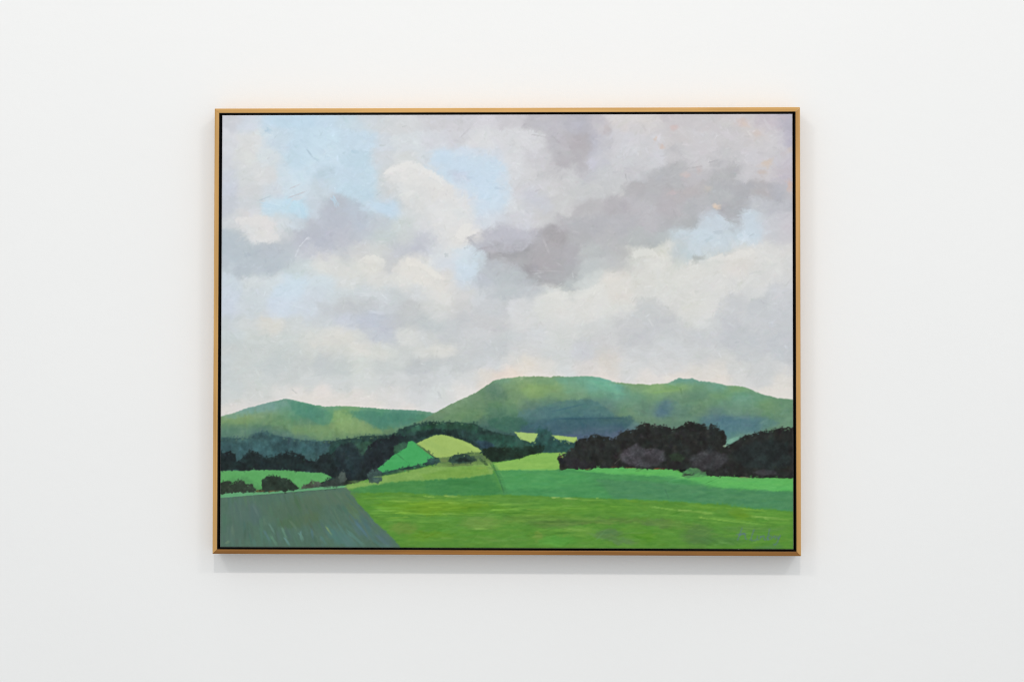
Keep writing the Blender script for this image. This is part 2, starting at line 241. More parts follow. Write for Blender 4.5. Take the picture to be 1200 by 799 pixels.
r1 = np.random.default_rng(101)
IMG = IMG+(fbm(24, 301, 5)*3.4+fbm(8, 321, 4, 5)*2.0)[..., None]*np.array((1, 1, .95))
daub(1500, 0, (16, 7), [-50, -35, -20, 35, 50, 10], .5, 2.6, r1, box=(OX, OX+PW, OY, 490))
daub(3000, 0, (9, 3.6), [-55, -35, -15, 35, 55, 10], .5, 3, r1, box=(OX, OX+PW, OY, 490))
daub(5200, 0, (5.5, 2), [-45, -30, -60, 35, 60, -15, 0, 90], .55, 4, r1, box=(OX, OX+PW, OY, 490))
for (x0, y0, x1, y1, wd, c, a) in [(361, 176, 369, 187, 2.2, (178, 198, 214), .7), (369, 186, 376, 190, 3, (182, 204, 218), .5), (305, 236, 320, 230, 1.6, (184, 202, 216), .7), (341, 222, 353, 217, 1.8, (206, 198, 206), .7), (339, 233, 361, 225, 1.8, (204, 196, 204), .7), (343, 235, 357, 232, 5, (214, 214, 218), .6),
        (435, 240, 465, 249, 8, (197, 218, 232), .75), (391, 232, 398, 244, 6, (186, 215, 232), .7), (355, 242, 358, 258, 6, (187, 215, 230), .7), (307, 240, 335, 246, 6, (192, 216, 230), .6), (413, 178, 423, 180, 4, (180, 208, 226), .6), (313, 152, 320, 156, 6, (180, 206, 226), .6),
        (347, 302, 352, 290, 2, (210, 214, 220), .75), (352, 290, 363, 278, 1.8, (212, 216, 222), .75), (347, 302, 356, 302, 2, (205, 210, 216), .6), (360, 281, 367, 280, 3, (212, 214, 220), .5), (627, 322, 641, 320, 1.8, (194, 194, 198), .7), (632, 324, 637, 327, 2.4, (190, 190, 195), .7), (625, 318.6, 663, 319, 1, (190, 188, 192), .7), (639, 282, 646, 299, 3, (192, 188, 192), .6), (654, 309, 661, 313, 2, (188, 186, 191), .6),
        (673, 321, 674, 327, 1.6, (200, 204, 206), .7), (576, 297, 576, 306, 2, (160, 158, 165), .6), (587, 299, 607, 303, 5, (168, 166, 171), .6), (615, 312, 628, 322, 6, (164, 162, 168), .6), (550, 279, 560, 289, 3, (178, 178, 190), .6), (562, 293, 579, 290, 2.4, (176, 172, 182), .5), (523, 300, 528, 300, 5, (192, 202, 208), .6), (546, 293, 551, 291, 3, (186, 192, 200), .5),
        (649, 160, 660, 171, 2, (180, 177, 184), .6), (626, 159, 643, 162, 1.6, (190, 188, 194), .6), (542, 162, 554, 150, 2.4, (198, 196, 203), .7), (581, 221, 593, 223, 3, (190, 206, 222), .6), (594, 222, 584, 215, 2, (192, 208, 222), .5), (599, 172, 606, 170, 3, (200, 200, 206), .5), (425, 346, 451, 347, 5, (213, 216, 218), .6), (435, 366, 455, 369, 4, (208, 214, 222), .7), (305, 374, 320, 377, 6, (216, 211, 203), .6),
        (495, 427, 500, 428, 1.6, (214, 216, 216), .7), (428, 443, 437, 443, 2, (216, 216, 212), .7), (513, 419, 515, 409, 2, (196, 198, 200), .5), (552, 414, 570, 398, 4, (204, 204, 208), .5), (398, 457, 402, 457, 1.6, (192, 196, 194), .7), (343, 457, 350, 463, 1.6, (190, 196, 198), .7), (344, 464, 356, 464, 4, (224, 220, 214), .6), (515, 459, 519, 468, 3, (196, 199, 206), .6), (470, 190, 492, 191, 3, (228, 227, 224), .5),
        (455, 151, 462, 156, 2, (218, 220, 222), .6), (473, 150, 479, 148, 1.4, (196, 202, 208), .6), (743, 356, 749, 347, 2, (206, 206, 202), .6), (762, 375, 768, 385, 2.4, (214, 215, 214), .5), (770, 372, 776, 392, 3, (196, 198, 204), .4), (880, 322, 895, 318, 3, (204, 206, 208), .5), (922, 336, 929, 326, 2, (200, 202, 204), .5), (871, 145, 882, 152, 3, (220, 202, 190), .5), (896, 140, 905, 155, 4, (212, 210, 214), .5),
        (905, 212, 928, 208, 4, (190, 186, 200), .5), (838, 274, 850, 272, 4, (186, 198, 210), .6), (828, 284, 838, 278, 4, (188, 204, 214), .6), (800, 282, 816, 276, 3, (206, 210, 216), .5), (851, 258, 872, 264, 3, (180, 183, 186), .6), (735, 205, 736, 212, 2, (178, 180, 182), .5), (808, 199, 826, 196, 2, (182, 180, 186), .5), (832, 192, 846, 188, 2, (178, 178, 184), .5)]:
    stroke(x0, y0, x1, y1, wd, c, a, h=.45)

# crisp knife work: local contrast, then small loaded touches lighter or darker than their surroundings
m_ = IMG.mean(2, keepdims=True); c_ = IMG-m_
blue = np.clip((IMG[..., 2:]-IMG[..., :1]-16)/14, 0, 1)
IMG = m_+c_*(.90+.12*blue)
m_ = IMG.mean(2, keepdims=True); IMG = IMG+.38*(m_-blur(m_, 8))+.4*(m_-blur(m_, 2.5))
r6 = np.random.default_rng(606)
daub(2600, 0, (13, 3.2), [-50, -38, -25, 30, 50, 5], .5, 2.2, r6, hh=.4, box=(OX, OX+PW, OY, 400))   # feathered passes over the cloud edges
daub(1100, 0, (13, 3.2), [-15, 0, 12, 90, -30], .5, 2.0, r6, hh=.4, box=(OX, OX+PW, 380, 490))
for _ in range(1500):
    x = r6.uniform(OX, OX+PW); y = r6.uniform(OY, 485); i = min(NX-1, int((x-OX)*S)); j = min(NY-1, int((y-OY)*S))
    d = r6.normal(0, 5); an = math.radians(r6.choice([-50, -35, -20, 15, 40, 60])+r6.normal(0, 12)); L = r6.uniform(3, 11)
    if 485-y < 120: an *= .5; d *= .6
    dx, dy = math.cos(an)*L/2, math.sin(an)*L/2
    stroke(x-dx, y-dy, x+dx, y+dy, r6.uniform(1, 3.4), IMG[j, i]+d+r6.normal(0, 1.2, 3), r6.uniform(.35, .8), h=.55, only=0, r=r6)
for s_, c, a in [('451 204 458 198 467 195 480 191 492 193 505 200 519 207 524 214 512 211 498 203 484 198 468 200 458 206', (232, 231, 227), .6), ('477 304 487 303 499 310 512 319 524 330 516 329 502 320 488 312 478 311', (230, 227, 219), .6),
                 ('422 306 432 300 446 301 453 308 446 309 434 306', (226, 225, 218), .6), ('276 258 292 255 312 256 320 262 322 272 312 268 296 264 284 266', (226, 224, 221), .5), ('744 296 752 292 764 293 776 302 768 302 756 300 746 303', (226, 226, 218), .55),
                 ('640 346 660 342 690 339 712 334 708 342 680 350 650 352', (225, 225, 218), .5), ('538 270 550 262 556 264 552 274 544 284 536 280', (230, 228, 223), .6), ('824 308 838 302 858 299 868 295 886 295 880 302 850 306', (228, 226, 220), .5)]:
    poly(flat(s_), c, a, 1.2, 2.2, h=.3, mott=3)

# ---- land ---------------------------------------------------------------
def grey(a, k, lift): m = a.mean(2, keepdims=True); return m+(a-m)*k+np.array(lift, float)
hl = grey(scatter(HILL_L, 11, 5, 4, W1, W2), .84, (3, 4, 4))
poly(flat('250 489 260.4 489 270 486.3 292.8 478.4 310.4 474 326 470.5 335.8 468 349 470.5 368 475 380.5 477 407 476.7 435 478.5 462 480.7 485 481.4 499 482.4 511 484.8 530 505 530 580 250 590'),
     hl, 1, .6, .7, lab=1, mott=2)
hr = grey(scatter(HILL_R, 11, 5.5, 4, W2, W1), .8, (3, 4, 6))
poly(flat('511 484.5 527 475.8 543 468.8 560.5 460 572.8 451.7 583 446 590 444.7 609 442 625 441.7 648 442.4 651 441.3 656 441.3 665 442.4 690 441 703.7 443 717.7 446 719 447.8 739 450 761.5 451 785 449.6 797 443.4 806 444.7 813 443.8 821.6 447 842.6 449 853 452 874 453.4 883 457.3 897 463 912.8 466.6 928.5 468.3 940 469 940 560 470 560 485 500'),
     hr, 1, .6, .7, lab=2, mott=2)
r2 = np.random.default_rng(55)
poly(flat('337 470.5 350 472 368 477 383 481 392 487 391 497 378 498 362 491 350 488 343 480'), (74, 130, 108), .6, 1.5, 1.5, lab=1)
poly(flat('402 484 425 482 450 483.5 480 484.5 505 487 498 492 480 497 462 503 447 503 430 495 415 489'), (70, 126, 104), .65, 1.3, 1.5, lab=1)
poly(flat('392 480 405 481 420 491 440 502 455 508 430 510 400 508 385 500 390 492'), (128, 156, 96), .5, 1.5, 1.5, lab=1)
poly(flat('340 500 365 497 388 501 410 507 395 512 365 512 345 508'), (112, 142, 94), .5, 1.5, 2, lab=1)
poly(flat('260 498 290 497 320 500 345 508 340 512 300 506 285 512 260 513'), (86, 122, 102), .4, 1.5, 2, lab=1)
poly(flat('260 489 292 480 312 476 334 470.5 340 476 322 480 300 485 275 492'), (112, 152, 138), .5, 1.2, 1.2, lab=1)
poly(flat('655 491 652 483 662 474 676 470 690 470 704 474 716 482 722 490 705 492 680 490'), (70, 110, 110), .5, 1.4, 1.8, lab=2)
poly(flat('580 500 600 494 625 490 650 490 640 498 615 506 595 506'), (62, 98, 96), .5, 1.6, 2, lab=2)
poly(flat('515 492 535 485 560 480 575 484 560 494 540 496'), (106, 142, 96), .5, 2, 2, lab=2)
poly(flat('570 478 590 470 606 474 610 488 590 494 570 492'), (84, 126, 92), .45, 2, 2, lab=2)
poly(flat('608 489 612 481 640 479 652 472 664 469 690 468 702 471 713 478 722 485 720 489 690 489.5 650 491 620 492'), (76, 114, 114), .6, 1.2, 1.4, lab=2)
poly(flat('573 494 580 490 596 488 612 490 622 496 614 504 600 508 588 505 576 499'), (54, 98, 78), .7, 1.4, 1.6, lab=2)
poly(flat('612 499 630 495 655 490 690 488.5 718 489 740 487 745 492 738 502 715 507 690 508 640 509 616 506'), (56, 90, 98), .7, 2.6, 2.2, lab=2)
poly(flat('672 504 690 500 712 500 728 499 730 506 715 513 690 515 676 512'), (74, 92, 108), .45, 2, 1.5, lab=2)
poly(flat('828 500 850 490 880 488 905 490 915 497 900 503 870 508 850 512 838 506'), (80, 120, 124), .5, 2, 2, lab=2)
poly(flat('690 448 712 446 722 452 735 462 722 462 705 456'), (116, 176, 142), .5, 1.4, 1.6, lab=2)
daub(1800, 1, (8, 3), [90, 80, 15, -20, 100], .5, 7, r2, box=(OX, 530, 465, 560))
daub(3600, 2, (8, 2.8), [90, 0, 20, -25, 60, -5], .5, 6, r2, box=(505, OX+PW, 440, 540))
for (x0, y0, x1, y1, c) in [(583, 446, 560, 460, (88, 128, 84)), (625, 442, 690, 441.6, (120, 135, 95)), (719, 449, 760, 451.5, (120, 140, 88)),
                            (652, 482, 690, 473, (52, 92, 108)), (640, 492, 700, 488, (58, 100, 112)), (655, 491, 735, 490, (42, 74, 92)), (785, 452, 800, 457, (100, 150, 80)),
                            (770, 460, 799, 457, (128, 165, 92)), (799, 455, 801, 463, (80, 115, 70)), (690, 445, 722, 455, (96, 168, 140))]:
    stroke(x0, y0, x1, y1, 2.2, c, .55, only=2)

# wood and tree belts
WOOD = (44, 66, 70)
poly(flat('250 514 270 513 290 514.5 300 509 312 508 330 512 350 515 372 518 392 517 402 520 420 545 420 560 250 560'), (54, 86, 92), .75, 1.2, 1.2, lab=3, mott=6)
daub(260, 3, (9, 4), [90, 85, 100], .5, 5, r2, box=(OX, 420, 505, 560))
poly(flat('388 520 392 517 402 515 415 513.5 430 510.5 440 512 450 510.5 458 510 466 508 470 503 476 501 484 499 488 497 495 496 505 495 520 495 540 495.5 556 497 566 501 578 505 592 509 604 510.5 615 514 630 519 646 518 664 522 676 519 690 521 690 545 600 545 575 545 380 570'),
     (40, 66, 62), 1, .8, 1.2, lab=3, mott=7)
poly(flat('515 497 545 496 562 500 560 506 540 503 512 503 490 506 478 509 486 501'), (46, 84, 66), .8, 1.5, 1.5, lab=3, mott=5)
poly(flat('560 512 580 508 604 512 612 518 606 526 590 526 570 520'), (44, 84, 72), .8, 2, 1.5, lab=3, mott=5)
poly(flat('396 526 410 519 428 520 432 530 420 548 400 552 390 540'), (38, 52, 56), .8, 2, 1.5, lab=3, mott=5)
poly(flat('416 520 436 517 442 523 434 532 424 534'), (56, 92, 74), .8, 1.6, 1.2, lab=3, mott=5)
poly(flat('428 534 434 522 445 515 462 511 478 512 482 517 474 524 462 534 452 542 442 551 436 562 424 566 410 566 418 550'), (30, 38, 44), .95, 1.0, 1.4, lab=4, mott=4)
poly(flat('463 524 474 518 481 520 479 527 470 531 463 530'), (50, 86, 66), .9, .9, 1.0, lab=4, mott=4)
poly(flat('500 507 510 503 524 504 538 506 541 513 549 514 560 519 567 524 560 524 548 517 532 512 515 509 495 514 488 517 470 520 468 515 484 512'), (28, 46, 46), .9, .9, 1.0, lab=4, mott=4)
poly(flat('557 516 572 517 582 522 580 530 568 528'), (48, 70, 92), .7, 1.6, 1.2, lab=4, mott=4)
poly(flat('250 531 262 531 270 528 276 533 277 541 281 540 286 537 289 532 292 528 299 529 306 533 312 537 322 536 326 533 335 530 346 531 355 533 361 540 372 542 377 535 384 532 390 532 396 524 404 522 420 530 430 545 432 560 410 568 398 562 385 556 355 553 330 551 300 552 250 553'),
     (29, 40, 42), .96, .9, 1.6, lab=4, mott=5)
poly(flat('395 524 404 522 418 526 428 536 424 552 412 562 400 556 392 540'), (36, 50, 56), .8, 1.6, 1.4, lab=4, mott=4)
poly(flat('567 527 580 524 600 526 616 528 632 527 640 531 632 533 615 537 600 540 580 542 570 537'), (27, 44, 36), .95, .9, 1.4, lab=4, mott=5)
poly(flat('606 512 628 514 650 521 676 523 680 530 660 533 640 531 620 527 606 526'), (44, 76, 66), .75, 1.6, 1.4, lab=3, mott=5)
poly(flat('628 509 633 503 641 503.5 648 506 652 514 668 518.5 682 518 682 529 650 532 632 531 622 523 629 516'), (42, 77, 74), .9, 1.2, 1.6, lab=3, mott=6)
poly(flat('568 526 578 524 600 524 618 524 634 521 640 525 638 530 630 534.5 612 538.5 594 541.5 578 541 570 537'), (27, 46, 36), .85, 1, 1.4, lab=4, mott=5)
r9 = np.random.default_rng(909)
for _ in range(75):
    x = r9.uniform(262, 700); y = r9.uniform(500, 556); i = min(NX-1, int((x-OX)*S)); j = min(NY-1, int((y-OY)*S))
    if LAB[j, i] not in (3, 4): continue
    c = IMG[j, i]+np.array((6, 12, 11))*r9.uniform(-1, 1.6)
    blob(x, y, r9.uniform(3, 9), r9.uniform(2, 6), c, .55, ang=r9.uniform(-30, 30), soft=.6, rough=2)
# far fields
poly(flat('250 552.5 280 552.5 320 551 345 552 362 554 378 554.5 386 557 390 560 378 566 360 572 340 575 300 578 250 580'), (90, 168, 94), 1, .6, .7, lab=5, mott=5)
poly(flat('268 562 290 559 305 570 305 577 270 577'), (76, 140, 84), .5, 2, 2, lab=5)
poly(flat('443 549.5 452 543 462 534 478 525 480 518 484 517 490 520 500 528 511 537 507 541 490 545.5 470 549.5 450 554'), (66, 168, 92), 1, .6, .6, lab=5, mott=4)
stroke(465, 531, 480, 543, 1.4, (55, 120, 72), .7); stroke(455, 540, 500, 541, 3, (78, 178, 100), .4); stroke(463, 531, 471, 529.5, 2, (44, 90, 66), .8)
poly(flat('489.5 520 500 515 511 510.5 520 509.5 528 511 540 515 552 519.5 562 525 566.5 528.5 563 531 550 531 535 533 526 536 518 537.5 511 535.5 500 527'), (158, 186, 100), 1, .6, .6, lab=6, mott=3)
stroke(530, 513, 560, 527, 4, (168, 196, 104), .4, only=6); stroke(500, 518, 530, 532, 8, (146, 178, 98), .5, only=6); stroke(548, 520, 565, 530, 3, (176, 205, 112), .5, only=6)
stroke(490, 521, 511, 537, 1.5, (112, 104, 62), .85)
poly(flat('604.5 506.5 615 507 632.5 508.3 630.5 513 628.5 517 624 519 618 516.5 613 516 609 512'), (166, 196, 112), 1, .5, .5, lab=6)
poly(flat('648 510 656 510.5 664 511.5 677.5 512.5 678.5 517 674 519 666 516.5 657 515.5 652 513'), (168, 198, 106), 1, .5, .5, lab=6)
# near grass, from the crest down
poly(flat('395 573 405 569 420 566 432 562 440 563 452 557 470 553 490 549 505 545 520 543 540 542 570 541 590 541 603 539 614 537 622 533 632 531.5 650 530.5 666 530.5 667 533.5 657 540 660 548 663 549 700 548 735 548 795 550 805 556 830 557 880 559 940 560 940 650 395 650'),
     (86, 142, 60), 1, .6, .7, lab=7, mott=3)
poly(flat('595 541 614 537 622 533 632 531.5 650 530.5 666 530.5 667 533.5 656 540 660 549 650 551 595 552 578 551 574 544'), (134, 182, 86), 1, .8, .7, lab=7, mott=3)
poly(flat('440 564 452 558 470 554 490 550 506 546 530 546 560 543 574 541 580 548 580 557 545 560 510 563 470 565 440 570 405 575 400 572 420 566'), (132, 170, 88), .9, 1.4, 1.2, lab=7, mott=5)
poly(flat('495 556 530 549 560 546 575 549 575 555 540 559 500 562'), (116, 160, 66), .6, 2, 1.5, lab=7, mott=5)
poly(flat('455 566 480 564 510 563 545 560 575 557 582 555 592 579 560 581 520 581 470 577 420 578 405 577 430 570'), (70, 142, 72), .9, 1.6, 1.2, lab=8, mott=4)
poly(flat('500 563 540 561 575 557 590 578 560 580 520 580 500 576'), (62, 134, 72), .7, 2, 1.2, lab=8, mott=4)
poly(flat('582 552 600 551 650 551 663 549 700 548 730 548 790 552 840 560 940 565 940 599 880 594 850 591 800 587 740 584 700 583 660 582 592 579'), (72, 148, 84), 1, 1.0, .8, lab=8, mott=4)
poly(flat('582 552 600 552 640 552 680 552 700 560 660 572 600 574 590 570'), (80, 165, 88), .5, 3, 1.2, lab=8, mott=4)
poly(flat('700 562 760 563 820 568 850 572 940 576 940 598 880 593 840 589 780 585 720 583'), (76, 136, 92), .75, 2.2, 1.0, lab=8, mott=4)
poly(flat('676 550 700 547 735 547.5 790 549 806 556 830 557 880 559 940 560 940 574.5 905 574 870 572 848 571 835 568 815 563 790 558 745 556 715 555 690 553'), (92, 184, 90), .95, 1.4, .9, lab=8, mott=4)
poly(flat('574 541 579 541 586 550 592 562 597 578 592 579 587 565 581 552'), (62, 124, 68), .4, .7, .4, lab=8)
stroke(579, 543, 587, 561, 1.5, (50, 106, 60), .75, taper=False); stroke(586.5, 559, 593, 579, 1.6, (50, 106, 60), .7, taper=False); stroke(583, 545, 592, 560, 1.4, (112, 168, 92), .8); stroke(575, 541, 583, 553, 1.4, (72, 100, 62), .6)

r3 = np.random.default_rng(77)
daub(1300, 8, (18, 2.6), [0, 3, -2, 1], .45, 6, r3, box=(400, OX+PW, 545, 602))
daub(300, 5, (12, 3), [0, 5], .45, 3, r3, box=(OX, 520, 515, 580))
daub(200, 7, (14, 3), [-8, 0], .45, 4, r3, box=(400, 680, 530, 580))
# yellow-green foreground
poly(flat('412 579 430 578 470 577 520 581 592 580 660 583 740 585 800 588 850 592 880 595 940 600 940 650 460 650 440 610'), (86, 140, 54), 1, 1.0, 1.0, lab=9, mott=3)
for (x, y, rx, ry, c, a) in [(500, 594, 45, 9, (112, 150, 34), .8), (470, 590, 30, 8, (96, 150, 46), .6), (540, 592, 40, 8, (104, 146, 40), .6),
        (565, 612, 26, 9, (112, 146, 70), .7), (475, 618, 18, 9, (108, 138, 62), .7), (510, 628, 30, 8, (102, 146, 40), .6), (530, 634, 40, 7, (84, 138, 54), .6),
        (640, 600, 50, 6, (96, 142, 50), .6), (700, 594, 50, 7, (90, 144, 50), .6), (650, 612, 30, 6, (92, 118, 64), .6), (770, 612, 22, 5, (92, 122, 82), .8),
        (700, 610, 60, 3.5, (84, 116, 66), .7), (715, 625, 18, 7, (88, 120, 82), .7), (735, 633, 26, 4, (92, 122, 86), .6), (680, 622, 25, 7, (104, 150, 62), .7),
        (632, 628, 7, 7, (124, 142, 66), .6), (655, 632, 26, 7, (76, 150, 60), .6), (757, 628, 18, 9, (84, 140, 40), .7), (600, 634, 36, 6, (88, 140, 58), .5),
        (820, 625, 22, 16, (82, 118, 66), .8), (795, 614, 30, 6, (92, 132, 60), .5), (870, 600, 16, 9, (98, 142, 42), .8), (835, 592, 30, 5, (92, 142, 48), .6),
        (905, 603, 22, 8, (92, 148, 56), .6), (885, 618, 40, 5, (86, 130, 66), .6), (845, 632, 30, 6, (76, 122, 66), .6), (915, 632, 16, 8, (84, 138, 48), .6), (900, 640, 20, 4, (80, 128, 74), .6)]:
    blob(x, y, rx, ry, c, a, rough=3)
poly(flat('590 604 640 603 700 606 760 606 800 610 800 616 740 614 680 614 620 612 590 610'), (92, 128, 58), .5, 2, 2, lab=9)
poly(flat('440 590 470 585 520 584 560 588 600 592 600 600 540 602 480 602 455 602'), (100, 148, 44), .5, 3, 3, lab=9)
poly(flat('420 582 450 580 600 582 700 586 600 590 500 588 440 588'), (94, 144, 62), .5, 2, 2, lab=9)
daub(2600, 9, (15, 2.2), [0, 2, -3], .5, 8, r3, box=(400, OX+PW, 575, 650))
YL = (146, 186, 84)
for (x0, y0, x1, y1, wd, c, a) in [(498, 581, 512, 583, 2, YL, .7), (522, 581, 540, 582, 2.2, (160, 192, 96), .8), (456, 587, 500, 588, 2, (132, 176, 72), .7), (480, 591, 498, 590, 3, (130, 176, 52), .6),
        (445, 597, 458, 600, 2, (140, 182, 96), .6), (464, 601, 482, 600.5, 2, (134, 182, 66), .7), (456, 607, 480, 606, 2, (140, 180, 66), .8), (520, 602, 532, 601, 2, (134, 174, 84), .6),
        (526, 589, 542, 590, 2.4, (138, 180, 78), .6), (560, 587, 588, 589, 2, (132, 176, 70), .6), (578, 597, 618, 596, 2, (138, 190, 82), .75), (590, 591, 602, 590, 2, YL, .5),
        (558, 601, 580, 602, 2, (120, 160, 84), .6), (556, 619, 574, 619.5, 2.2, (140, 182, 90), .7), (648, 582.5, 658, 582.5, 2, (168, 196, 110), .8), (661, 583, 682, 584.5, 2, (162, 190, 106), .8),
        (700, 583, 704, 583.5, 2, YL, .7), (605, 603, 645, 603, 1.8, (118, 160, 74), .6), (660, 592, 682, 592.5, 2, (120, 164, 80), .6), (664, 619, 694, 621, 2.5, (136, 178, 86), .6), (600, 590, 640, 590, 1.8, (126, 170, 84), .55),
        (765, 593, 795, 597, 2.2, (134, 180, 84), .8), (796, 597, 812, 597.5, 2.2, (150, 184, 98), .7), (825, 600.5, 838, 601, 2.4, (140, 184, 84), .75), (820, 605, 833, 607, 2.2, YL, .7), (835, 607, 885, 612, 2.4, (134, 182, 78), .85),
        (882, 604, 915, 606, 2.2, (146, 184, 92), .75), (896, 605, 903, 608, 3, (150, 190, 100), .6), (905, 606.5, 928, 608, 1.8, (132, 176, 80), .6), (518, 630, 535, 630, 2, (124, 160, 76), .5), (545, 585, 575, 584, 1.6, (124, 172, 66), .5),
        (620, 596, 640, 597, 1.6, (138, 160, 70), .6), (468, 583, 500, 583, 2, (112, 156, 66), .6), (430, 584, 470, 583, 2, (110, 160, 60), .6), (560, 628, 590, 634, 4, (122, 148, 78), .4), (735, 586, 750, 587, 3, (118, 158, 50), .6)]:
    stroke(x0, y0, x1, y1, wd, c, a, h=.5)
r8 = np.random.default_rng(808)
for _ in range(230):
    y = r8.uniform(582, 612)+(r8.random() < .2)*r8.uniform(0, 25); x = r8.uniform(430, 925); L = r8.uniform(8, 40)
    i = min(NX-1, int((x-OX)*S)); j = min(NY-1, int((y-OY)*S))
    if LAB[j, i] != 9: continue
    c = IMG[j, i]+np.array((26, 26, 14))*r8.uniform(.3, 1.1)*(1 if r8.random() < .7 else -.7)
    tilt = (x > 740)*L*.07
    stroke(x, y, x+L, y+tilt+r8.normal(0, .5), r8.uniform(1.2, 2.6), c, r8.uniform(.35, .75), h=.4, only=9, r=r8)
# plough land, lower left
poly(flat('250 583.5 275 581.5 300 580 345 576.5 385 573.5 405 570.5 412 577 422 591 441 611 455 624 467 636 474 646 250 650'), (80, 114, 96), 1, 1.3, 1.2, lab=10, mott=3)
for (x, y, rx, ry, c, a, an) in [(380, 585, 45, 10, (88, 116, 92), .7, -4), (350, 600, 35, 18, (82, 110, 86), .6, 0), (285, 600, 22, 14, (84, 111, 104), .5, 0), (300, 603, 8, 14, (80, 108, 108), .5, -20), (275, 625, 20, 16, (80, 110, 98), .6, 0),
        (345, 630, 30, 10, (78, 112, 98), .5, 0), (425, 616, 26, 9, (76, 112, 120), .5, 48), (452, 634, 14, 8, (78, 108, 114), .5, 45), (402, 630, 26, 9, (78, 122, 118), .7, 30), (415, 600, 16, 5, (92, 124, 82), .6, 48), (340, 612, 15, 8, (76, 110, 78), .7, 0), (365, 606, 15, 8, (84, 114, 78), .6, 0)]:
    blob(x, y, rx, ry, c, a, ang=an, rough=3)
r4 = np.random.default_rng(99)
for _ in range(560):                                  # furrows fan out from the far corner
    t = r4.uniform(0, 1); yy = r4.uniform(578, 645)
    xx = 262+t*205
    slope = math.radians(88-48*t+r4.normal(0, 5)); L = r4.uniform(6, 18)
    i = min(NX-1, int((xx-OX)*S)); j = min(NY-1, int((yy-OY)*S))
    if LAB[j, i] != 10: continue
    c = IMG[j, i]+r4.normal(0, 5)+r4.normal(0, 3.5, 3)+(np.array((-5, 4, 7)) if r4.random() < .25 and yy > 605 else 0)
    dx, dy = math.cos(slope)*L/2, math.sin(slope)*L/2
    stroke(xx-dx, yy-dy, xx+dx, yy+dy, r4.uniform(1.6, 4), c, r4.uniform(.3, .65), .35, only=10, r=r4)
for (x0, y0, x1, y1, wd, c, a) in [(297, 592, 304, 606, 3, (98, 128, 118), .6), (316, 614, 323, 626, 2.4, (104, 146, 134), .75), (318, 628, 326, 640, 3, (98, 148, 118), .8), (310, 622, 317, 634, 3, (84, 126, 136), .7), (331, 618, 337, 632, 2.4, (106, 148, 128), .8),
        (334, 630, 341, 640, 2.6, (104, 152, 152), .85), (352, 624, 356, 634, 4, (104, 156, 142), .8), (354, 622, 352, 628, 3, (92, 130, 134), .6), (383, 617, 390, 627, 1.8, (150, 176, 96), .8), (366, 620, 368, 632, 3, (78, 118, 134), .7),
        (376, 628, 384, 638, 3, (82, 128, 128), .7), (396, 612, 412, 636, 3, (88, 132, 126), .6), (410, 604, 420, 618, 3, (92, 112, 84), .6), (418, 612, 436, 632, 3.4, (84, 122, 142), .7), (408, 622, 430, 641, 4, (88, 138, 132), .7), (425, 600, 445, 618, 3, (86, 104, 112), .6), (442, 626, 458, 640, 4, (84, 116, 128), .6), (392, 596, 402, 616, 2.4, (98, 128, 100), .5), (427, 616, 440, 640, 2.5, (92, 118, 92), .6), (404, 580, 440, 612, 2.4, (92, 118, 84), .5), (340, 610, 350, 622, 3, (104, 132, 106), .5), (264, 637, 270, 634, 3, (124, 152, 118), .5)]:
    stroke(x0, y0, x1, y1, wd, c, a, h=.5)
poly(flat('250 580 275 577.5 300 576.5 345 574 375 571 400 568.5 408 569.5 404 571.5 380 574 345 576.8 300 580.5 275 582.5 250 584.5'), (102, 172, 120), .95, .6, .5, lab=5)
poly(flat('511 538 520 536 530 534.5 548 532 566 531 572 536 580 543 560 545 535 547 511 547'), (112, 142, 80), .85, 1, 1.2, lab=7, mott=6)
# hedges and bushes
def bush(s, c, a=.96): poly(flat(s), c, a, .7, 1.5, lab=11, h=.12, mott=5)
bush('250 565 262 566 270 564 273 566 280 563 284 564 290 567 296 568 300 573 303 576 296 578 275 578 250 579', (46, 54, 46))
bush('307 572 308 563 314 559 322 558 332 560 340 562 346 568 352 572 345 575.5 325 576 310 577 300 577', (38, 48, 42))
bush('354 571 360 567 368 564.5 376 565.5 380 569 372 571.5 358 573', (74, 78, 70))
bush('376 570 384 563 392 562 398 557 402 552 406 554 408 561 406 568 395 570.5 380 571.5', (50, 58, 55))
bush('398 560 401 552 405 553 408 561 405 566 400 566', (78, 88, 84), .8)
bush('432 556 437 550 444 549 449 553 450 562 445 566 435 566.5', (58, 78, 76), .92)
stroke(448, 557, 478, 551, 3.2, (46, 84, 62), .9, taper=False); stroke(474, 552, 510, 543.5, 3, (44, 74, 60), .9, taper=False)
bush('500 545 504 539 510 536.5 516 538 519 542 512 544 503 545', (48, 76, 76), .9)
bush('526 541 529 535 538 532.5 550 533 557 536 560 540 553 543 540 544 531 544', (40, 62, 58), .92)
blob(544, 539, 11, 3, (22, 34, 34), .8, rough=1.5, lab=11)
blob(562, 536, 7, 4, (78, 100, 78), .6, rough=2)
stroke(528, 545, 556, 543.5, 4, (92, 108, 66), .8); stroke(550, 531, 566, 531, 2.4, (84, 110, 66), .6); stroke(519, 538, 526, 541, 5, (110, 124, 76), .7)
bush('562 536 570 540 574 546 570 546 566 541', (62, 92, 62), .7)
